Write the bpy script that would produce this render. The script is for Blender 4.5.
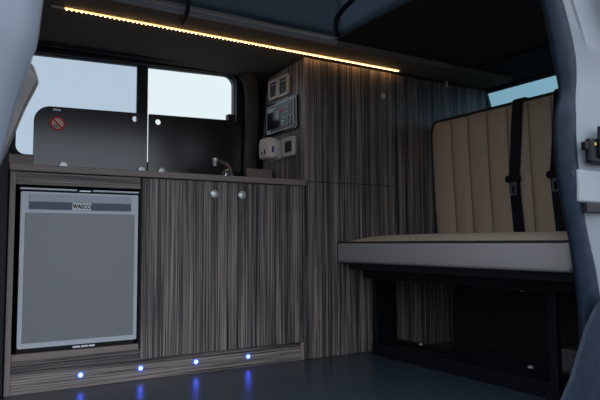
import bpy, bmesh, math, random
from mathutils import Vector, Matrix
random.seed(4)
S = bpy.context.scene
for o in list(bpy.data.objects): bpy.data.objects.remove(o)
C = S.collection

# ---------------------------------------------------------------- camera
cd = bpy.data.cameras.new('camera'); cam = bpy.data.objects.new('camera', cd); C.objects.link(cam)
cd.sensor_width = 36; cd.lens = 594.5/600*36; cd.clip_start = .02
yaw, pitch, roll = .5426, .0715, -.0048
d = Vector((math.sin(yaw)*math.cos(pitch), math.cos(yaw)*math.cos(pitch), math.sin(pitch)))
r = Vector((math.cos(yaw), -math.sin(yaw), 0)); u = r.cross(d)
r2 = r*math.cos(roll)+u*math.sin(roll); u2 = -r*math.sin(roll)+u*math.cos(roll)
M = Matrix((r2, u2, -d)).transposed().to_4x4(); M.translation = (0, -2.188, .4964)
cam.matrix_world = M
cd.dof.use_dof = True; cd.dof.focus_distance = 2.4; cd.dof.aperture_fstop = 6.3
S.camera = cam

# ---------------------------------------------------------------- world, light, exposure
S.view_settings.view_transform = 'Standard'; S.view_settings.look = 'None'
S.view_settings.gamma = 1; S.view_settings.use_curve_mapping = False
S.view_settings.exposure = .95
W = bpy.data.worlds.new('dusk_sky'); S.world = W; W.use_nodes = True
nt = W.node_tree; nt.nodes.clear()
out = nt.nodes.new('ShaderNodeOutputWorld'); bg = nt.nodes.new('ShaderNodeBackground')
tc = nt.nodes.new('ShaderNodeTexCoord'); sep = nt.nodes.new('ShaderNodeSeparateXYZ')
mr = nt.nodes.new('ShaderNodeMapRange'); mr.inputs['From Min'].default_value = -.3; mr.inputs['From Max'].default_value = .9
rp = nt.nodes.new('ShaderNodeValToRGB')
rp.color_ramp.elements[0].position = 0; rp.color_ramp.elements[0].color = (.84, .92, 1.05, 1)
rp.color_ramp.elements[1].position = 1; rp.color_ramp.elements[1].color = (.43, .485, .505, 1)
nt.links.new(tc.outputs['Generated'], sep.inputs[0]); nt.links.new(sep.outputs['Y'], mr.inputs['Value'])
nt.links.new(mr.outputs[0], rp.inputs[0]); # low sky behind the camera made dimmer, to darken the lower cabinets
ez = nt.nodes.new('ShaderNodeMapRange'); ez.interpolation_type = 'SMOOTHSTEP'
ez.inputs['From Min'].default_value = .0; ez.inputs['From Max'].default_value = .55
ez.inputs['To Min'].default_value = .6; ez.inputs['To Max'].default_value = 1.35
ey = nt.nodes.new('ShaderNodeMapRange'); ey.inputs['From Min'].default_value = -.1; ey.inputs['From Max'].default_value = .2
ml = nt.nodes.new('ShaderNodeMix'); ml.data_type = 'FLOAT'; ml.inputs[3].default_value = 1
nt.links.new(sep.outputs['Z'], ez.inputs['Value']); nt.links.new(sep.outputs['Y'], ey.inputs['Value'])
nt.links.new(ey.outputs[0], ml.inputs[0]); nt.links.new(ez.outputs[0], ml.inputs[2]); nt.links.new(ml.outputs[0], bg.inputs[1])
nt.links.new(rp.outputs[0], bg.inputs[0]);
nt.links.new(bg.outputs[0], out.inputs[0])

# ---------------------------------------------------------------- materials
def base(name):
    m = bpy.data.materials.new(name); m.use_nodes = True
    return m, m.node_tree, m.node_tree.nodes['Principled BSDF']
def mat(name, col, rough=.5, metal=0, noise=0, scale=40, spec=.5, bump=0, sheen=0, bscale=None):
    m, t, b = base(name)
    b.inputs['Base Color'].default_value = (*col, 1); b.inputs['Roughness'].default_value = rough
    b.inputs['Metallic'].default_value = metal; b.inputs['Specular IOR Level'].default_value = spec
    if sheen: b.inputs['Sheen Weight'].default_value = sheen
    if noise or bump:
        c = t.nodes.new('ShaderNodeTexCoord'); n = t.nodes.new('ShaderNodeTexNoise')
        n.inputs['Scale'].default_value = scale; n.inputs['Detail'].default_value = 4
        t.links.new(c.outputs['Object'], n.inputs['Vector'])
        if noise:
            k = t.nodes.new('ShaderNodeValToRGB')
            k.color_ramp.elements[0].position = .3; k.color_ramp.elements[1].position = .7
            k.color_ramp.elements[0].color = (*[x*(1-noise) for x in col], 1)
            k.color_ramp.elements[1].color = (*[min(1, x*(1+noise)) for x in col], 1)
            t.links.new(n.outputs[0], k.inputs[0]); t.links.new(k.outputs[0], b.inputs['Base Color'])
        if bump:
            bp = t.nodes.new('ShaderNodeBump'); bp.inputs['Strength'].default_value = bump; bp.inputs['Distance'].default_value = .002
            t.links.new(n.outputs[0], bp.inputs['Height']); t.links.new(bp.outputs[0], b.inputs['Normal'])
    return m
def grain(name, sc, dark, mid, light, rough=.45):
    m, t, b = base(name)
    c = t.nodes.new('ShaderNodeTexCoord'); last = None
    def layer(mul, detail):
        mp = t.nodes.new('ShaderNodeMapping'); mp.inputs['Scale'].default_value = [s*mul for s in sc]
        n = t.nodes.new('ShaderNodeTexNoise'); n.inputs['Scale'].default_value = 1; n.inputs['Detail'].default_value = detail
        n.inputs['Roughness'].default_value = .65
        t.links.new(c.outputs['Object'], mp.inputs[0]); t.links.new(mp.outputs[0], n.inputs['Vector'])
        return n
    a = layer(1, 4); e = layer(.16, 1)
    mx = t.nodes.new('ShaderNodeMath'); mx.operation = 'MULTIPLY_ADD'; mx.inputs[1].default_value = .32
    md = t.nodes.new('ShaderNodeMath'); md.operation = 'MULTIPLY'; md.inputs[1].default_value = .72
    t.links.new(a.outputs[0], md.inputs[0]); t.links.new(e.outputs[0], mx.inputs[0]); t.links.new(md.outputs[0], mx.inputs[2])
    k = t.nodes.new('ShaderNodeValToRGB'); el = k.color_ramp.elements
    el[0].position = .43; el[0].color = (*dark, 1); el[1].position = .62; el[1].color = (*light, 1)
    x = el.new(.515); x.color = (*mid, 1)
    t.links.new(mx.outputs[0], k.inputs[0]); t.links.new(k.outputs[0], b.inputs['Base Color'])
    b.inputs['Roughness'].default_value = rough
    return m
def emit(name, col, st):
    m, t, b = base(name); b.inputs['Base Color'].default_value = (*col, 1)
    b.inputs['Emission Color'].default_value = (*col, 1); b.inputs['Emission Strength'].default_value = st
    return m
D, MI, L = (.018, .018, .022), (.115, .10, .094), (.37, .31, .27)
WV = grain('zebrano_vertical', (300, 300, 2.2), D, MI, L)
WH = grain('zebrano_horizontal', (2.0, 210, 210), D, MI, L)
EDGE = mat('edge_band', (.28, .22, .20), .5, noise=.06)
TOPM = mat('worktop_laminate', (.25, .195, .175), .45, noise=.08, scale=90)
FLOOR = mat('vinyl_floor', (.035, .052, .07), .28, noise=.25, scale=160, bump=.3)
CARPET = mat('lining_carpet', (.06, .056, .052), .95, noise=.3, scale=220, bump=.6)
CEIL = mat('ceiling_lining', (.18, .15, .115), .8, noise=.15, scale=120, bump=.3)
CEILR = mat('rear_ceiling_lining', (.022, .021, .024), .85, noise=.2, scale=120, bump=.3)
BLACK = mat('black_trim', (.012, .016, .024), .5, spec=.3)
DARK = mat('dark_void_panel', (.012, .012, .014), .7)
STEEL = mat('black_powder_steel', (.005, .006, .009), .45, spec=.25)
BODY = mat('grey_white_paint', (.25, .275, .30), .4, noise=.04, scale=12)
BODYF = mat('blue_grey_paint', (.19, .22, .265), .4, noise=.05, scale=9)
INTR = mat('pillar_trim_plastic', (.22, .20, .19), .5, noise=.1, scale=20)
SEALM = mat('rubber_seal', (.009, .017, .03), .5, spec=.18, noise=.3, scale=35, bump=.1)
SILV = mat('silver_frame', (.58, .61, .65), .4, metal=.1)
FRG = mat('fridge_panel', (.24, .245, .255), .38, metal=.25, noise=.05, scale=300)
HAND = mat('fridge_handle', (.42, .45, .50), .4, metal=.1)
RECS = mat('handle_recess', (.10, .13, .18), .5)
CHROME = mat('chrome', (.75, .75, .75), .12, metal=1)
SATIN = mat('satin_metal', (.75, .76, .76), .35, metal=.6)
WHITE = mat('white_plastic', (.82, .78, .72), .4)
GREYP = mat('grey_plastic', (.60, .57, .53), .4)
SOCK = mat('dark_rocker', (.012, .018, .02), .4, spec=.3)
PANEL = mat('control_panel_blue', (.06, .13, .165), .4)
LCD = mat('dark_display', (.012, .016, .02), .15)
RED = mat('red_print', (.75, .02, .03), .5, spec=.3)
CREAM = mat('cream_print', (.85, .76, .64), .6)
PRINT = mat('white_print', (.9, .9, .9), .5)
INK = mat('dark_ink', (.01, .015, .04), .6, spec=.2)
BLUEP = mat('blue_label', (.03, .04, .35), .4)
BEIGE = mat('beige_upholstery', (.44, .345, .255), .75, noise=.08, scale=180, bump=.25, sheen=.1)
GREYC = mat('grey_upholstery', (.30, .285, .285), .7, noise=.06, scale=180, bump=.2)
BOXG = mat('dull_grey_plastic', (.10, .10, .105), .6)
PIPE = mat('black_piping', (.02, .02, .022), .5)
WEB = mat('belt_webbing', (.007, .009, .013), .6, spec=.2, noise=.2, scale=500, bump=.3)
CANVAS = mat('poptop_canvas', (.035, .05, .065), .9, noise=.3, scale=60, bump=.5)
def translucent(m):
    t = m.node_tree; b = t.nodes['Principled BSDF']; o = t.nodes['Material Output']
    mx = t.nodes.new('ShaderNodeMixShader'); tr = t.nodes.new('ShaderNodeBsdfTranslucent'); tr.inputs[0].default_value = (.045, .065, .085, 1)
    mx.inputs[0].default_value = .5
    t.links.new(b.outputs[0], mx.inputs[1]); t.links.new(tr.outputs[0], mx.inputs[2]); t.links.new(mx.outputs[0], o.inputs[0])
translucent(CANVAS)
LIP = mat('aluminium_lip', (.42, .42, .42), .45)
GROUND = mat('asphalt', (.06, .06, .06), .9, noise=.3, scale=60)
BOARD = mat('bench_board', (.008, .011, .016), .5, noise=.1)
LED = emit('led_warm', (1, .62, .26), 10)
TAPE = emit('led_tape_glow', (1, .50, .16), 1.2)
BLED = emit('led_blue_halo', (.03, .07, 1), 8)
BCORE = emit('led_blue_core', (.22, .34, 1), 5)
def lidglass():
    m, t, b = base('black_lid_glass')
    b.inputs['Base Color'].default_value = (.012, .012, .014, 1); b.inputs['Roughness'].default_value = .2
    b.inputs['Specular IOR Level'].default_value = 1.0
    return m
LIDG = lidglass()
def glass(name, col, dens=.9):
    m = bpy.data.materials.new(name); m.use_nodes = True; t = m.node_tree; t.nodes.clear()
    o = t.nodes.new('ShaderNodeOutputMaterial'); mx = t.nodes.new('ShaderNodeMixShader')
    tr = t.nodes.new('ShaderNodeBsdfTransparent'); gl = t.nodes.new('ShaderNodeBsdfGlossy')
    tr.inputs[0].default_value = (*col, 1); gl.inputs[0].default_value = (1, 1, 1, 1); gl.inputs[1].default_value = .35
    mx.inputs[0].default_value = .012
    t.links.new(tr.outputs[0], mx.inputs[1]); t.links.new(gl.outputs[0], mx.inputs[2]); t.links.new(mx.outputs[0], o.inputs[0])
    return m
GLASS = glass('window_glass', (.97, .98, .98)); GLASSD = glass('window_glass_grey', (.74, .78, .84)); GLASST = glass('tinted_rear_glass', (.44, .58, .63))

# ---------------------------------------------------------------- mesh helpers (world coordinates in, re-based on the parent)
class MB:
    def __init__(s): s.b = bmesh.new()
    def box(s, lo, hi, bev=0, seg=2, rot=None, about=None):
        lo, hi = Vector(lo), Vector(hi); c = (lo+hi)/2
        t = bmesh.new(); bmesh.ops.create_cube(t, size=1)
        for v in t.verts: v.co = Vector((v.co.x*(hi.x-lo.x), v.co.y*(hi.y-lo.y), v.co.z*(hi.z-lo.z)))+c
        if bev: bmesh.ops.bevel(t, geom=t.edges[:], offset=bev, segments=seg, profile=.5, affect='EDGES')
        if rot: bmesh.ops.rotate(t, verts=t.verts, cent=about or c, matrix=rot)
        s.add(t); return s
    def add(s, t):
        me = bpy.data.meshes.new('tmp'); t.to_mesh(me); t.free(); s.b.from_mesh(me); bpy.data.meshes.remove(me)
    def sections(s, rings, close=True, cap=True):
        vs = [[s.b.verts.new(p) for p in rg] for rg in rings]; n = len(vs[0])
        for a, b in zip(vs, vs[1:]):
            for i in range(n if close else n-1):
                s.b.faces.new((a[i], a[(i+1) % n], b[(i+1) % n], b[i]))
        if cap and close: s.b.faces.new(vs[0][::-1]); s.b.faces.new(vs[-1])
        return s
    def tube(s, pts, rad, n=12, flat=None):
        pts = [Vector(p) for p in pts]; rings = []
        rr = rad if isinstance(rad, (list, tuple)) else [rad]*len(pts)
        pn = None
        for i, p in enumerate(pts):
            tg = (pts[min(i+1, len(pts)-1)]-pts[max(i-1, 0)]).normalized()
            if pn is None:
                pn = Vector((0, 1, 0)) if abs(tg.y) < .9 else Vector((1, 0, 0))
            pn = (pn-tg*pn.dot(tg)).normalized(); bn = tg.cross(pn)
            f = flat or 1
            rings.append([p+pn*math.cos(2*math.pi*k/n)*rr[i]*f+bn*math.sin(2*math.pi*k/n)*rr[i] for k in range(n)])
        return s.sections(rings)
    def lathe(s, c, axis, prof, n=20):
        c = Vector(c); ax = Vector(axis).normalized()
        a = ax.orthogonal().normalized(); b = ax.cross(a)
        rings = [[c+ax*h+(a*math.cos(2*math.pi*k/n)+b*math.sin(2*math.pi*k/n))*max(q, 1e-4) for k in range(n)] for q, h in prof]
        return s.sections(rings)
    def plate(s, loops, thick, conv):
        """flat shape with holes from 2D loops, extruded; conv maps (u, v, w) to world"""
        cu = bpy.data.curves.new('tmp', 'CURVE'); cu.dimensions = '2D'; cu.fill_mode = 'BOTH'; cu.extrude = thick/2
        for lp in loops:
            sp = cu.splines.new('POLY'); sp.points.add(len(lp)-1); sp.use_cyclic_u = True
            for p, q in zip(sp.points, lp): p.co = (q[0], q[1], 0, 1)
        ob = bpy.data.objects.new('tmp', cu); me = bpy.data.meshes.new_from_object(ob)
        t = bmesh.new(); t.from_mesh(me)
        for v in t.verts: v.co = Vector(conv(*v.co))
        bmesh.ops.remove_doubles(t, verts=t.verts, dist=1e-6)
        s.add(t); bpy.data.meshes.remove(me); bpy.data.objects.remove(ob); bpy.data.curves.remove(cu)
        return s
    def build(s, name, m, parent=None, label=None, smooth=False, kind=None):
        bmesh.ops.recalc_face_normals(s.b, faces=s.b.faces)
        base_ = parent.get('_w') if parent else None
        off = Vector(base_) if base_ is not None else Vector()
        if parent is None:   # origin of a lone mesh: centre of its footprint
            xs = [v.co for v in s.b.verts]
            off = Vector(((min(v.x for v in xs)+max(v.x for v in xs))/2, (min(v.y for v in xs)+max(v.y for v in xs))/2, min(v.z for v in xs)))
        for v in s.b.verts: v.co -= off
        me = bpy.data.meshes.new(name); s.b.to_mesh(me); s.b.free(); me.materials.append(m)
        if smooth:
            for p in me.polygons: p.use_smooth = True
            try: me.set_sharp_from_angle(angle=math.radians(40))
            except Exception: pass
        o = bpy.data.objects.new(name, me); C.objects.link(o)
        if parent: o.parent = parent
        else: o.location = off
        o['_w'] = tuple(off)
        if label: o['label'] = label
        if kind: o['kind'] = kind
        return o
def rrect(x0, y0, x1, y1, rad, n=6):
    if not isinstance(rad, (tuple, list)): rad = [rad]*4
    pts = []
    for (cx, cy, a0), q in zip(((x0, y0, 180), (x1, y0, 270), (x1, y1, 0), (x0, y1, 90)), rad):
        q = max(q, 1e-5); ux = cx+(q if cx == x0 else -q); uy = cy+(q if cy == y0 else -q)
        for k in range(n+1):
            a = math.radians(a0+90*k/n); pts.append((ux+q*math.cos(a), uy+q*math.sin(a)))
    return pts
def circ(cx, cy, q, n=20): return [(cx+q*math.cos(2*math.pi*k/n), cy+q*math.sin(2*math.pi*k/n)) for k in range(n)]
def thing(name, label, cat, loc, group=None):
    o = bpy.data.objects.new(name, None); C.objects.link(o); o.location = loc; o.empty_display_size = .05
    o['label'] = label; o['category'] = cat; o['_w'] = tuple(loc)
    if group: o['group'] = group
    return o
def tag(o, label, cat, group=None):
    o['label'] = label; o['category'] = cat
    if group: o['group'] = group
    return o
def struct(name, mb, m, parent=None, **k): return mb.build(name, m, parent, kind='structure', **k)
def text(txt, size, mb, conv, thick=.0006):
    cu = bpy.data.curves.new('tmp', 'FONT'); cu.body = txt; cu.size = size; cu.align_x = 'CENTER'; cu.align_y = 'CENTER'
    cu.extrude = thick/2; cu.offset = size*.035
    ob = bpy.data.objects.new('tmp', cu); me = bpy.data.meshes.new_from_object(ob)
    t = bmesh.new(); t.from_mesh(me)
    for v in t.verts: v.co = Vector(conv(*v.co))
    mb.add(t); bpy.data.meshes.remove(me); bpy.data.objects.remove(ob); bpy.data.curves.remove(cu)
    return mb

# ================================================================ SETTING
X0, X1, XD, XT, H = .1895, 1.342, 1.836, 2.489, .765
CZ = 1.322                      # underside of the side roof strip
struct('floor', MB().box((-1.5, -1.28, -.06), (2.66, .55, 0)), FLOOR)
tag(MB().box((-14, -16, -.52), (16, 14, -.5)).build('ground', GROUND), 'dark asphalt ground outside the van', 'ground')['kind'] = 'structure'
# far wall, with the sliding window's opening
wc = lambda y: (lambda a, b, w: (a, y+w, b))
def slope(a, b):                # window head rises slightly to the right
    return b+.036*(a-.25)*(max(0, b-.86)/.43)
win = [(a, slope(a, b)) for a, b in rrect(.245, .86, 1.222, 1.288, (.035, .05, .045, .05))]
struct('wall_far', MB().plate([[(-1.5, 0), (2.66, 0), (2.66, 1.5), (-1.5, 1.5)], win], .05, wc(.475)), BLACK)
g = struct('window_1', MB().plate([[(a, slope(a, b)) for a, b in rrect(.228, .845, 1.238, 1.303, .05)], win], .012, wc(.443)), BLACK)
struct('window_divider', MB().box((.735, .447, .86), (.785, .462, 1.30), .003), BLACK, g)
struct('glass_pane', MB().box((.24, .468, .85), (.76, .472, 1.32)), GLASSD, g)
struct('glass_pane', MB().box((.762, .476, .85), (1.235, .480, 1.335)), GLASS, g)
struct('window_catch', MB().box((1.175, .43, 1.03), (1.215, .466, 1.122), .004), BLACK, g)
# carpeted post between window and tall cabinet, and head rail
struct('trim_1', MB().tube([(1.288, .43, .77), (1.292, .42, 1.0), (1.292, .41, 1.2), (1.280, .40, 1.285), (1.24, .39, 1.325)], [.034, .034, .036, .038, .034]), CARPET, smooth=True)
struct('trim_2', MB().tube([(-.4, .385, 1.322), (.4, .385, 1.326), (1.25, .385, 1.352)], [.022]*3), BLACK, smooth=True)
# roof: side strip over the kitchen, aluminium lip, rear ceiling, front ceiling
struct('ceiling', MB().box((-1.5, -.175, CZ), (2.5, .455, CZ+.03)), CEIL)
struct('trim_3', MB().box((-.35, -.196, CZ-.004), (1.385, -.1755, CZ+.016), .003), LIP)
struct('trim_4', MB().box((-.35, -.222, CZ+.018), (1.385, -.197, CZ+.04), .003), LIP)
struct('trim_5', MB().box((1.386, -.1825, CZ-.004), (2.05, -.1755, CZ+.0195), .0015), EDGE)
rc = MB().box((1.39, -1.25, CZ+.02), (2.66, -.176, CZ+.05)).box((2.501, -.1755, CZ+.02), (2.66, .45, CZ+.05))
rc.box((2.2, -1.2, CZ+.012), (2.212, -.23, CZ+.02), .002)
struct('ceiling_rear', rc, CEILR)
struct('ceiling_front', MB().box((-1.5, -1.25, CZ+.006), (-.36, -.183, CZ+.04)), CEILR)
struct('ceiling_side', MB().box((-.355, -1.25, CZ+.006), (1.385, -1.12, CZ+.04)), CEILR)
struct('trim_6', MB().box((-.35, -1.119, CZ+.01), (1.385, -1.10, CZ+.05), .003), LIP)
# other walls
struct('wall_left', MB().box((-1.56, -1.28, -.06), (-1.502, .5, 1.5)), DARK)
rw = [(-1.05, .95), (.0, .95), (.086, 1.245), (.113, 1.336), (-1.05, 1.334)]
struct('wall_right', MB().plate([[(-1.28, -.06), (.5, -.06), (.5, 1.5), (-1.28, 1.5)], rw], .04, lambda a, b, w: (2.622+w, a, b)), DARK)
w2 = struct('window_2', MB().plate([[(-1.07, .93), (.13, .93), (.13, 1.345), (-1.07, 1.345)], rw], .006, lambda a, b, w: (2.598+w, a, b)), BLACK)
struct('glass_pane', MB().box((2.6045, -1.06, .94), (2.608, .12, 1.34)), GLASST, w2)
# near side: wall behind the door opening, door pillar with seal and painted jamb
struct('wall_near', MB().box((1.60, -1.27, -.06), (2.70, -1.215, 1.5), .004), BODY)
struct('wall_near_header', MB().box((-1.5, -1.28, 1.24), (1.60, -1.215, 1.5), .01), BODY)
seal = [(1.29, 1.26, .034), (1.335, 1.20, .035), (1.366, 1.13, .036), (1.390, 1.06, .039), (1.409, .985, .040), (1.417, .93, .034), (1.416, .885, .029),
        (1.405, .83, .037), (1.401, .79, .038), (1.401, .74, .039), (1.407, .67, .039), (1.420, .59, .036), (1.440, .51, .034),
        (1.462, .42, .038), (1.474, .35, .040), (1.482, .27, .044), (1.480, .2, .046), (1.47, .12, .05), (1.45, .03, .05), (1.44, -.05, .05)]
def smoothpts(P, m=4):
    out = []
    for i in range(len(P)-1):
        p0, p1, p2, p3 = P[max(i-1, 0)], P[i], P[i+1], P[min(i+2, len(P)-1)]
        for k in range(m):
            t = k/m
            out.append(tuple(.5*(2*b+(c-a)*t+(2*a-5*b+4*c-e)*t*t+(3*b-a-3*c+e)*t**3) for a, b, c, e in zip(p0, p1, p2, p3)))
    return out+[P[-1]]
sp_ = smoothpts(seal, 3)
struct('trim_7', MB().tube([(x, -1.22, z) for x, z, q in sp_], [q for x, z, q in sp_], 16, .55), SEALM, smooth=True)
# painted jamb: a pressed sheet that follows the seal, with a crease and a step
def jamb_w(z):                   # how far the sheet reaches beyond the seal
    return .10+max(0, (1.14-z))*.28
rings = []
for x, z, q in sp_:
    e = x+q*.6; w = jamb_w(z)
    rings.append([(e-.02, -1.205, z), (e+.006, -1.228, z), (e+w*.36, -1.236, z), (e+w*.40, -1.242, z), (e+w*.9, -1.252, z), (e+w, -1.262, z),
                  (e+w+.006, -1.275, z), (e+w+.03, -1.28, z), (e+w+.03, -1.20, z), (e+.0, -1.195, z)])
jamb = struct('wall_near_jamb', MB().sections(rings), BODY, smooth=True)
# raised pressing with a slot on the jamb
struct('pressing', MB().box((1.412, -1.246, .597), (1.60, -1.225, .684), .006), BODY, jamb)
struct('slot', MB().box((1.440, -1.250, .572), (1.56, -1.232, .5965), .002), DARK, jamb)
lt = thing('door_latch', 'black door latch with a tiny yellow mark on the pale jamb at right', 'latch', (1.50, -1.255, .70))
MB().box((1.446, -1.262, .70), (1.56, -1.243, .768), .008).box((1.475, -1.272, .715), (1.57, -1.262, .80), .004).build('body', STEEL, lt)
MB().box((1.432, -1.258, .735), (1.4455, -1.243, .757), .003).build('striker', STEEL, lt)
MB().box((1.462, -1.2635, .748), (1.470, -1.2622, .755)).build('mark', mat('yellow_mark', (.6, .45, .05), .5), lt)
sc = MB().lathe((1.400, -1.236, .672), (0, -1, 0), [(.001, .006), (.008, .005), (.009, 0), (.009, -.004)]).build('rubber_stop', BLACK, smooth=True)
tag(sc, 'small round black rubber stop beside the dark door seal', 'stop')
# sill and lower dark trim near the pillar foot
struct('trim_8', MB().box((-.9, -1.33, -.10), (1.60, -1.281, -.005), .01), SEALM)
rings = []
for z, xl in ((0, 1.19), (.06, 1.215), (.12, 1.25), (.17, 1.292), (.235, 1.330), (.29, 1.362), (.335, 1.405), (.36, 1.46)):
    rings.append([(xl, -1.283, z), (xl+.006, -1.290, z), (1.62, -1.300, z), (1.62, -1.2815, z), (xl+.01, -1.2815, z)])
struct('trim_9', MB().sections(rings), SEALM, smooth=True)
# front pillar at the left, leaning, with an inner moulding behind it
edge = smoothpts([(.155, 1.3), (.150, 1.12), (.135, .95), (.123, .871), (.117, .807), (.107, .767), (.088, .696), (.07, .612), (.03, .46), (-.02, .25), (-.06, 0), (-.07, -.1)], 3)
rings = []
for x, z in edge:
    rings.append([(x-.012, -1.185, z), (x-.002, -1.20, z), (x, -1.22, z), (x-.006, -1.24, z), (x-.035, -1.262, z), (x-.08, -1.278, z),
                  (x-.11, -1.272, z), (x-.2, -1.295, z), (x-.45, -1.30, z), (x-.45, -1.18, z), (x-.2, -1.18, z)])
struct('wall_front_pillar', MB().sections(rings), BODYF, smooth=True)
edge2 = smoothpts([(.118, .846), (.143, .836), (.152, .815), (.150, .80), (.131, .755), (.107, .685), (.09, .642), (.05, .54), (.0, .4)], 4)
rings = []
for i, (x, z) in enumerate(edge2):
    rings.append([(x, -.95, z), (x-.006, -.975, z+.002), (x-.03, -.992, z+.008), (x-.07, -.998, z+.02), (x-.10, -.97, z+.02), (x-.10, -.90, z+.02), (x-.04, -.90, z+.01), (x-.01, -.92, z+.002)])
tag(MB().sections(rings).build('seat_bolster', INTR, smooth=True), 'pale rounded seat edge poking out behind the left pillar', 'seat')

# pop-top: canvas walls, roof shell, straps
cv = MB()
def canvas(p, q, z0, z1, n, amp, nrm):
    p, q = Vector(p), Vector(q); rows = []
    for j in range(9):
        z = z0+(z1-z0)*j/8; row = []
        for i in range(n+1):
            t = i/n; w = amp*(.4+.6*math.sin(math.pi*j/8))*(math.sin(t*17+j*.5)+.6*math.sin(t*41+j*1.1))
            v = p.lerp(q, t)+Vector(nrm)*w; row.append((v.x, v.y, z))
        rows.append(row)
    cv.sections(rows, close=False)
canvas((-.34, -.235, 0), (1.385, -.235, 0), CZ+.012, 2.2, 60, .006, (0, 1, 0))
canvas((1.37, -.222, 0), (1.37, -1.10, 0), CZ+.012, 2.2, 40, .006, (1, 0, 0))
canvas((-.33, -1.09, 0), (1.37, -1.09, 0), CZ+.012, 2.2, 60, .006, (0, -1, 0))
canvas((-.33, -.24, 0), (-.33, -1.09, 0), CZ+.012, 1.5, 40, .006, (-1, 0, 0))
tag(cv.build('roof_canvas', CANVAS, smooth=True), 'dark blue canvas of the raised roof above the ceiling opening', 'canvas')
struct('ceiling_roof_shell', MB().box((-.4, -1.14, 2.2), (1.44, -.19, 2.23), .01), CEILR)
tag(MB().tube(smoothpts([(.700, -.232, 1.62), (.693, -.232, 1.50), (.70, -.235, 1.40), (.722, -.228, 1.335), (.725, -.20, 1.312), (.728, -.15, 1.302), (.732, -.12, 1.318)]), .007, 8, 1.6).build('hanging_strap', WEB, smooth=True),
    'black strap hanging over the roof lip above the left window', 'strap')
tag(MB().tube(smoothpts([(1.335, -.27, 1.325), (1.333, -.26, 1.37), (1.332, -.29, 1.405), (1.335, -.36, 1.43), (1.34, -.46, 1.45), (1.345, -.60, 1.49), (1.34, -.72, 1.50)]), .010, 8).tube([(1.34, -.46, 1.45), (1.335, -.50, 1.60)], .011, 8).build('folding_strut', STEEL, smooth=True),
    'dark bent strut in the right corner of the roof opening', 'strut')

# ================================================================ KITCHEN CABINET
k = thing('kitchen_cabinet', 'long dark wood grain kitchen cabinet with two doors and a fridge bay', 'cabinet', ((X0+X1)/2, .2, 0))
MB().box((X0, -.004, .001), (.207, .40, H-.025)).build('side_panel', WV, k)
MB().box((X0, -.008, .001), (.2075, -.0042, H-.025), .001).build('edge_band', EDGE, k, 'plain taupe edging strip down the left end')
MB().box((.2085, .0, .001), (1.318, .018, .111)).build('plinth', WH, k)
MB().box((.2085, -.002, .1112), (.628, .02, .1315), .001).build('plinth_edge', EDGE, k, 'plain taupe ledge under the fridge')
MB().box((1.3185, -.002, .001), (1.336, .02, .0755), .001).build('plinth_end', EDGE, k, 'pale block at the plinth end')
MB().box((.2085, .0, .697), (.628, .018, .739)).build('top_rail', WH, k)
MB().box((.6285, .012, .121), (.638, .40, .739)).box((.639, .395, .02), (1.335, .41, .73)).build('carcass', DARK, k)
for a, b in ((.6335, .9755), (.9775, 1.3375)):
    dr = MB().box((a, -.008, .077), (b, .010, .738), .0012).build('door', WV, k)
    kx = .915 if a < .7 else 1.035
    MB().lathe((kx, -.008, .688), (0, -1, 0), [(.008, 0), (.0075, .004), (.017, .009), (.0175, .013), (.014, .017), (.006, .0185)]).build('knob', SATIN, dr, smooth=True)
tag(MB().box((X0-.004, -.018, H-.024), (X1-.001, .335, H), .003).build('worktop', TOPM), 'taupe laminate worktop along the top of the kitchen cabinet', 'worktop')

# fridge
f = thing('fridge', 'silver grey compact fridge set in the left end of the kitchen cabinet', 'fridge', (.42, .2, .1325))
MB().box((.226, .022, .1335), (.616, .38, .685)).build('body', DARK, f)
fl = rrect(.2255, .149, .6205, .6735, .006)
fd = MB().plate([fl], .018, lambda a, b, w: (a, .009+w, b)).build('door', SILV, f, 'silver fridge door frame')
MB().box((.2395, -.0035, .167), (.607, -.0002, .6015), .001).build('door_panel', FRG, fd, 'darker brushed grey panel')
MB().box((.250, -.0045, .6395), (.594, -.0002, .6665), .001).build('handle_bar', HAND, fd)
for a, b in ((.250, .388), (.453, .594)):
    MB().box((a, -.0015, .6135), (b, -.0002, .6385)).box((a, -.003, .6135), (b, -.0016, .6185)).build('grip_recess', RECS, fd)
MB().box((.389, -.006, .6125), (.452, -.0002, .6385), .001).build('badge', PRINT, fd)
cvf = lambda y, cx, cz: (lambda a, b, w: (cx+a*.78, y+w, cz+b))
text('WAECO', .021, MB(), cvf(-.0065, .4205, .6255)).build('badge_lettering', INK, fd, 'dark word WAECO on the badge')
MB().box((.222, -.004, .680), (.404, .02, .6865), .001).box((.458, -.004, .680), (.622, .02, .6865), .001).build('top_trim', SILV, f)
MB().box((.404, -.004, .6765), (.458, .018, .6865), .002).build('top_latch', STEEL, f)
MB().box((.412, -.0055, .679), (.450, -.0041, .6825)).build('latch_tab', SATIN, f)
MB().sections([[(.37, -.002, .1475), (.50, -.002, .1475), (.50, .0, .1475), (.37, .0, .1475)], [(.392, -.002, .1335), (.478, -.002, .1335), (.478, .0, .1335), (.392, .0, .1335)]]).build('bottom_latch', STEEL, f)
for xa, xb in ((.40, .425), (.428, .452), (.455, .474)): MB().box((xa, -.0036, .138), (xb, -.0021, .1445)).build('latch_tooth', SATIN, f)

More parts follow.
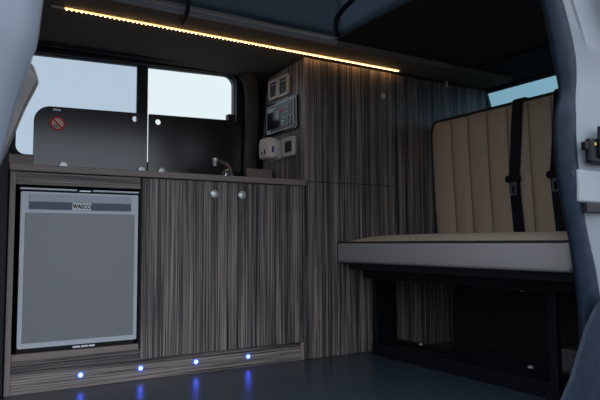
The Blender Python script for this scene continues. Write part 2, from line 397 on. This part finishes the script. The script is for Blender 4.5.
# plinth lights
PL = ['blue plinth light below the fridge, nearest the left end', 'blue plinth light under the seam of fridge and left door', 'blue plinth light below the left cabinet door', 'blue plinth light below the right cabinet door, nearest the bench']
px = [(.429, .043), (.638, .043), (.851, .043), (1.072, .041)]
first = None
for (x, z), lb in zip(px, PL):
    if not first:
        first = thing('plinth_light', lb, 'light', (x, -.004, z), 'blue plinth lights')
        MB().lathe((x, 0, z), (0, -1, 0), [(.0075, -.001), (.0082, .001), (.0078, .003), (.005, .0035)]).build('halo_ring', BLED, first, smooth=True)  # glowing ring imitates the halo of light around the lens
        MB().lathe((x, -.003, z), (0, -1, 0), [(.0045, 0), (.004, .002), (.003, .0035), (.0005, .004)], 12).build('lens', BCORE, first, smooth=True)
    else:
        c = first.copy(); C.objects.link(c); c.location = (x, -.004, z); c['label'] = lb
        for ch in first.children:
            q = ch.copy(); C.objects.link(q); q.parent = c

# ================================================================ TALL CABINETS
t = thing('tall_cabinet', 'tall wood grain cabinet with switches on its lamplit left side', 'cabinet', (1.59, .2, 0))
conv = lambda a, b, w: (X1+.009+w, a, b)
MB().plate([[(.006, .002), (.40, .002), (.405, .80), (.39, 1.0), (.355, 1.22), (.325, 1.296), (.006, 1.309)]], .018, conv).build('side_panel', WV, t)
MB().box((X1, -.006, H+.001), (X1+.018, .0055, 1.309), .001).build('edge_band', EDGE, t, 'pale edging strip up the front corner')
ud = MB().box((X1+.0185, -.006, H-.002), (XD-.001, .012, 1.308), .001).build('door', WV, t)
MB().lathe((1.779, -.006, 1.19), (0, -1, 0), [(.013, 0), (.013, .003), (.009, .005), (.001, .0055)]).build('push_button', SATIN, ud, smooth=True)
MB().box((X1-.0035, -.006, .002), (XD-.001, .012, H-.005), .001).build('lower_panel', WV, t)
MB().box((X1+.02, .013, 1.296), (XD-.002, .32, 1.305)).build('top', DARK, t)
t = thing('wardrobe', 'tall dark wood grain wardrobe behind the bench backrest', 'wardrobe', (2.16, .2, 0))
MB().box((XD+.001, -.006, .002), (XT, .012, 1.305), .001).build('front_panel', WV, t)
MB().box((XT-.018, .0125, .002), (XT, .40, 1.29), .001).build('side_panel', WV, t)
MB().box((2.186, -.014, 1.288), (2.200, -.0065, 1.318), .002).build('catch', SATIN, t)

# ---------------------------------------------------------------- things on the lamplit side
def sidebox(mb, y0, z0, y1, z1, x0, x1, rad=.006, holes=None):
    lp = [rrect(y0, z0, y1, z1, rad)]
    if holes: lp += holes
    return mb.plate(lp, x1-x0, lambda a, b, w: ((x0+x1)/2+w, a, b))
def rocker(name, lab, y0, z0, y1, z1, grp, cat, slots):
    q = thing(name, lab, cat, (X1, (y0+y1)/2, z0), grp); i = .0175 if cat == 'socket' else .011
    hole = rrect(y0+i, z0+i, y1-i, z1-i, .006)
    sidebox(MB(), y0, z0, y1, z1, X1-.015, X1-.0005, .010, [hole]).build('frame', GREYP, q)
    sidebox(MB(), y0+i+.0005, z0+i+.0005, y1-i-.0005, z1-i-.0005, X1-.009, X1-.0007, .005).build('insert', SOCK, q)
    if slots: MB().box((X1-.0125, y0+i+.012, z1-i-.016), (X1-.0092, y1-i-.012, z1-i-.012)).build('indicator', GREYP, q)
rocker('light_switch', 'upper left pale framed switch, further from the cabinet corner', .218, 1.176, .305, 1.270, 'pale framed switches above the panel', 'switch', True)
rocker('light_switch', 'upper right pale framed switch, nearer the cabinet front corner', .120, 1.172, .212, 1.268, 'pale framed switches above the panel', 'switch', True)
rocker('power_socket', 'pale framed socket behind the white adapter, below the control panel', .192, .882, .290, .972, 'pale framed sockets below the panel', 'socket', False)
rocker('power_socket', 'empty dark socket in pale frame nearest the cabinet front corner', .066, .886, .176, .972, 'pale framed sockets below the panel', 'socket', False)
q = thing('control_panel', 'dark teal control panel with display on the lamplit cabinet side', 'control panel', (X1, .19, 1.0))
sidebox(MB(), .047, 1.003, .338, 1.156, X1-.010, X1-.0005, .012).build('surround', LCD, q)
sidebox(MB(), .062, 1.013, .325, 1.146, X1-.013, X1-.0102, .010).build('face', PANEL, q)
sidebox(MB(), .063, 1.014, .324, 1.145, X1-.0137, X1-.0131, .010, [rrect(.066, 1.017, .321, 1.142, .008)]).build('border_line', PRINT, q)
sidebox(MB(), .195, 1.033, .318, 1.112, X1-.0148, X1-.0132, .003).build('display', LCD, q)
for y, z, a, b in ((.118, 1.112, .010, .008), (.118, 1.092, .010, .008), (.095, 1.118, .008, .006), (.095, 1.092, .008, .006), (.122, 1.064, .009, .007), (.095, 1.064, .009, .007), (.122, 1.036, .009, .007), (.095, 1.036, .009, .007)):
    MB().box((X1-.0155, y-a, z-b), (X1-.0132, y+a, z+b), .001).build('button', LCD, q)
for y0, y1, z in ((.235, .31, 1.130), (.255, .31, 1.121), (.29, .315, 1.027), (.285, .315, 1.019), (.155, .18, 1.055), (.155, .175, 1.04), (.15, .165, 1.07)):
    MB().box((X1-.0142, y0, z-.0022), (X1-.0132, y1, z+.0022)).build('printed_line', PRINT, q)
MB().box((X1-.0145, .168, 1.100), (X1-.0132, .186, 1.116), .001).build('red_mark', RED, q)
MB().box((X1-.0145, .160, 1.022), (X1-.0132, .184, 1.027)).build('red_mark', RED, q)
a = thing('plug_adapter', 'white plug-in adapter with a blue mark standing out from the socket', 'adapter', (1.30, .262, .886))
rings = []
for x, s_ in ((X1-.0155, .82), (1.318, .96), (1.30, 1.0), (1.285, 1.0), (1.272, .94), (1.268, .8)):
    lp = rrect(.2475-.048*s_, .934-.050*s_, .2475+.048*s_, .934+.050*s_, .024*s_, 6)
    rings.append([(x, y, z) for y, z in lp])
MB().sections(rings).build('body', WHITE, a, smooth=True)
MB().box((1.290, .1975, .912), (1.300, .2, .940), .0005).build('blue_mark', BLUEP, a, 'blue stripe')
MB().box((1.266, .222, .905), (1.2679, .232, .925)).build('pin_hole', INK, a)
MB().box((1.266, .255, .905), (1.2679, .262, .92)).build('pin_hole', INK, a)

# ---------------------------------------------------------------- hob and sink lids, tap, block
def lid(name, lab, x0, x1, rads, hole, hinges):
    q = thing(name, lab, 'lid', ((x0+x1)/2, .37, H+.001)); n = 8
    z0, z1 = H+.012, 1.052
    lp = [(u_, v+.03*(u_-.35)*(v > .9)) for u_, v in rrect(x0, z0, x1, z1, rads, n)]
    fn = lambda a_, b_, w: (a_, .37+w, b_)
    MB().plate([lp, circ(hole[0], hole[1], .0125)], .006, fn).build('glass', LIDG, q)
    for hx in hinges:
        MB().lathe((hx, .366, .813), (0, -1, 0), [(.018, 0), (.018, .006), (.015, .011), (.001, .012)], 24).box((hx-.012, .357, H+.0015), (hx+.012, .3655, .81), .002).build('hinge', SATIN, q, smooth=True)
    return q
hl = lid('hob_lid', 'upright black glass lid at left with a round red sticker', .302, .7595, (.006, .003, .003, .062), (.706, 1.036), (.415, .735))
st = MB().lathe((.3905, .3665, .984), (0, -1, 0), [(.0275, 0), (.0275, .0006), (.026, .0008)], 32).build('warning_sticker', CREAM, hl, 'round cream no-flames sticker with red ring and bar')
MB().plate([circ(.3905, .984, .029, 36), circ(.3905, .984, .0225, 36)], .0006, lambda a_, b_, w: (a_, .3652+w, b_)).plate([[(.3905-.019, 1.000), (.3905-.015, 1.004), (.3905+.019, .968), (.3905+.015, .964)]], .0006, lambda a_, b_, w: (a_, .3652+w, b_)).build('red_ring', RED, st)
MB().box((.372, .3650, .969), (.392, .3656, .9725)).box((.376, .3650, .975), (.382, .3656, .979)).box((.386, .3650, .974), (.390, .3656, .980)).box((.396, .3650, .971), (.402, .3656, .974)).build('pictogram', INK, st)
MB().box((.372, .3655, 1.0355), (.402, .3669, 1.0445)).build('label_strip', PRINT, hl, 'tiny pale label near the top edge')
lid('sink_lid', 'upright plain black glass lid on the right, beside the tap', .7655, 1.213, (.003, .006, .05, .003), (.808, 1.033), (.825,))
tp = thing('tap', 'small chrome tap rising from the worktop in front of the right lid', 'tap', (1.085, .22, H))
MB().lathe((1.075, .22, H+.0005), (0, 0, 1), [(.026, 0), (.026, .006), (.022, .02), (.02, .045), (.013, .056), (.001, .058)]).build('base', CHROME, tp, smooth=True)
MB().tube(smoothpts([(1.10, .22, .79), (1.085, .215, .822), (1.065, .21, .843), (1.04, .20, .851), (1.012, .195, .856)]), .0095, 12).build('spout', CHROME, tp, smooth=True)
MB().lathe((1.006, .193, .830), (0, 0, 1), [(.009, 0), (.0095, .018), (.013, .022), (.013, .032), (.001, .036)], 16).build('nozzle', SATIN, tp, smooth=True)
tag(MB().box((1.203, .28, H+.001), (1.335, .30, .841), .002).build('upstand_block', TOPM), 'short taupe upstand block on the worktop beside the tall cabinet', 'block')

tag(MB().box((X0+.004, .28, H+.001), (.296, .30, .836), .002).build('upstand_block', TOPM), 'short taupe upstand block on the worktop left of the hob lid', 'block')
struct('cab_shade_panel', MB().box((.06, -.03, .001), (X0-.006, .42, .80), .006), DARK)  # added black panel, stands in for the darkness of the cab beside the cabinet

# ---------------------------------------------------------------- LED strip
l = thing('led_strip', 'warm glowing light strip running along the roof edge', 'light strip', (1.1, -.026, CZ-.006))
MB().box((.345, -.030, CZ-.004), (1.862, -.022, CZ-.0005), .0008).build('tape', TAPE, l)
MB().box((.300, -.032, CZ-.006), (.344, -.020, CZ-.0005), .002).build('end_cap', GREYP, l)
MB().box((1.863, -.031, CZ-.005), (1.88, -.021, CZ-.0005), .001).build('end_cap', GREYP, l)
n = 92; d0 = None
for i in range(n):
    x = .352+(1.855-.352)*i/(n-1)
    if d0 is None:
        d0 = MB().box((x-.0022, -.028, CZ-.0072), (x+.0022, -.024, CZ-.0041), .0006).build('diode', LED, l); xx = x
    else:
        q = d0.copy(); C.objects.link(q); q.parent = l; q.location = (x-xx, 0, 0)

# ================================================================ BENCH
b = thing('bench_seat', 'beige upholstered bench with black piping on a dark steel frame', 'bench', (1.9, -.58, 0))
YA, YB = -.012, -1.15
# seat cushion: rounded, slightly crowned block
def cushion(x0, x1, y0, y1, z0, z1, crown, nx=14, ny=30):
    mb = MB(); bm_ = bmesh.new(); bmesh.ops.create_cube(bm_, size=1)
    for v in bm_.verts: v.co = Vector(((v.co.x+.5)*(x1-x0)+x0, (v.co.y+.5)*(y1-y0)+y0, (v.co.z+.5)*(z1-z0)+z0))
    bmesh.ops.bevel(bm_, geom=bm_.edges[:], offset=.014, segments=4, profile=.5, affect='EDGES')
    mb.add(bm_); return mb
def grid_top(x0, x1, y0, y1, z, crown, nx=18, ny=34):
    rows = []
    for i in range(nx+1):
        s_ = i/nx; row = []
        for j in range(ny+1):
            t_ = j/ny
            h = crown*(1-abs(2*s_-1)**4)*(1-abs(2*t_-1)**8)
            h += .0016*math.sin(t_*23)*math.sin(s_*9)
            row.append((x0+(x1-x0)*s_, y0+(y1-y0)*t_, z+h))
        rows.append(row)
    return rows
sc_ = cushion(1.500, 2.098, YB, YA, .408, .4955, 0).build('seat_cushion', GREYC, b, 'greyer front face of the seat cushion', smooth=True)
gt = MB().sections(grid_top(1.506, 2.096, YB+.006, YA-.006, .4962, .033), close=False)
gt.build('seat_top', BEIGE, sc_, 'beige top of the seat cushion', smooth=True)
MB().tube([(2.09, YA-.002, .4965), (1.518, YA-.002, .4965), (1.506, YA-.004, .4965), (1.5015, YA-.014, .4965), (1.5015, (YA+YB)/2, .4975), (1.5015, YB+.012, .4965), (1.518, YB+.002, .4965), (2.09, YB+.002, .4965)], .0032, 8).build('piping', PIPE, sc_, smooth=True)
# backrest with channels between stitched seams
seams = [-.025, -.157, -.263, -.373, -.483, -.592, -.70, -.81, -.92, -1.03, -1.145]
def backx(z): return 2.098-.045*(z-.5)
ny = 110; nz = 24; z0, z1 = .515, 1.085; R = .045
rows = []
def prof(y):
    for p, q in zip(seams, seams[1:]):
        if q <= y <= p:
            t_ = (p-y)/(p-q); return .016*(1-abs(2*t_-1)**3.2)
    return 0
ys = []
for p, q in zip(seams, seams[1:]):
    for m_ in range(10): ys.append(p+(q-p)*m_/10)
ys.append(seams[-1])
for i in range(nz+1):
    s_ = i/nz; row = []
    for y in ys:
        e = min(y-seams[-1], seams[0]-y); top = z1-(R-math.sqrt(max(0, R*R-(R-e)**2)) if e < R else 0)
        z = z0+(top-z0)*s_
        edge_ = min(1, (1-s_)*8)**.5*min(1, max(e, 0)/.012+.0)**.5
        row.append((backx(z)-prof(y)*edge_-.004*math.sin(math.pi*s_), y, z))
    rows.append(row)
bk = MB(); bk.sections(rows, close=False)
me_b = bk
# body of the backrest behind the face
lp = [(seams[-1], z0), (seams[0], z0)]+[(y, z) for y, z in [(rows[-1][i][1], rows[-1][i][2]) for i in range(len(ys))]]
bb = bk.build('backrest', BEIGE, b, smooth=True)
MB().plate([lp], .10, lambda a_, b_, w: (backx(b_)+.0515+w, a_, b_)).build('backrest_pad', GREYC, b)
pp = [(backx(z)-.002, seams[0]+.002, z) for z in (z0, .7, .9, 1.02)]+[(backx(z)-.002, y, z) for x_, y, z in rows[-1][::1]]+[(backx(z)-.002, seams[-1], z) for z in (1.0, .8, z0)]
MB().tube(pp, .0065, 8).build('backrest_piping', PIPE, bb, smooth=True)
for s_ in seams[1:-1]:
    MB().tube([(backx(z)-.0035-.004*math.sin(math.pi*(z-z0)/(z1-z0)), s_, z) for z in [z0+.01+(z1-z0-.02)*i/8 for i in range(9)]], .0016, 6).build('seam', mat('seam_thread', (.16, .12, .09), .8) if 'seam_thread' not in bpy.data.materials else bpy.data.materials['seam_thread'], bb, smooth=True)
MB().box((1.56, YB+.005, .378), (2.18, YA-.005, .4075), .003).build('seat_board', BOARD, b)
# steel frame
MB().box((1.64, YB+.01, .335), (1.69, YA-.006, .377), .003).build('front_rail', STEEL, b)
MB().box((1.69, -.045, .002), (1.81, -.018, .377), .002).build('leg', STEEL, b)
MB().box((1.66, -.985, .002), (1.685, -.955, .3345), .002).build('leg', STEEL, b)
MB().box((1.66, -.954, .002), (1.71, -.05, .05), .003).build('bottom_rail', STEEL, b)
ir = MB().box((1.80, -.954, .03), (1.83, -.05, .05), .002).build('inner_rail', STEEL, b)
for y in (-.22, -.78): MB().lathe((1.795, y, .052), (0, 0, 1), [(.010, 0), (.010, .004), (.006, .008), (.001, .0085)], 10).build('bolt', SATIN, ir, smooth=True)
MB().box((2.12, -1.10, .002), (2.16, -1.06, .377), .002).build('leg', STEEL, b)
MB().box((2.16, -.99, .002), (2.18, -.05, .377), .002).build('back_panel', DARK, b)
MB().lathe((1.655, -.865, .335), (-1, 0, 0), [(.004, -.016), (.005, .0), (.004, .003), (.001, .004)], 8).build('bolt', SATIN, b, smooth=True)
# pale crate under the bench
cr = thing('storage_box', 'dull grey box on the floor in the dark behind the bench leg', 'box', (1.89, -.925, .001))
MB().box((1.838, -.985, .002), (1.95, -.87, .045), .005).build('body', BOXG, cr)
MB().box((1.836, -.987, .047), (1.952, -.868, .13), .012).build('lid', BOXG, cr)

# seat belts
def belt(lab, y, dy):
    q = thing('seat_belt', lab, 'seat belt', (2.05, y, .52), 'seat belts down the backrest')
    rr = []
    for z, yy, ox in ((1.0985, y+dy+.0, .045), (1.099, y+dy, .0), (1.092, y+dy, -.012), (1.0, y+dy*.8, -.022), (.9, y+dy*.5, -.024), (.78, y, -.026), (.735, y, -.027), (.65, y-.002, -.026), (.56, y-.006, -.024), (.524, y-.012, -.030)):
        x = backx(z)+ox
        rr.append([(x, yy+.027, z), (x-.0018, yy+.027, z), (x-.0018, yy-.027, z), (x, yy-.027, z)])
    MB().sections(rr).build('webbing', WEB, q)
    x = backx(.76)-.030
    MB().box((x-.014, y-.038, .745), (x, y+.038, .775), .010).build('slide_loop', STEEL, q)
    fn = lambda a_, b_, w: (x-.006+w, a_, b_)
    MB().plate([rrect(y-.017, .690, y+.015, .745, .004), rrect(y-.008, .699, y+.006, .730, .003)], .003, fn).build('tongue', mat('belt_tongue', (.09, .10, .12), .4), q)
    return q
belt('black seat belt hanging down the middle of the beige backrest', -.522, -.03)
belt('black seat belt at the backrest edge beside the door seal', -.722, -.03)
for o in bpy.data.objects:
    if '_w' in o: del o['_w']
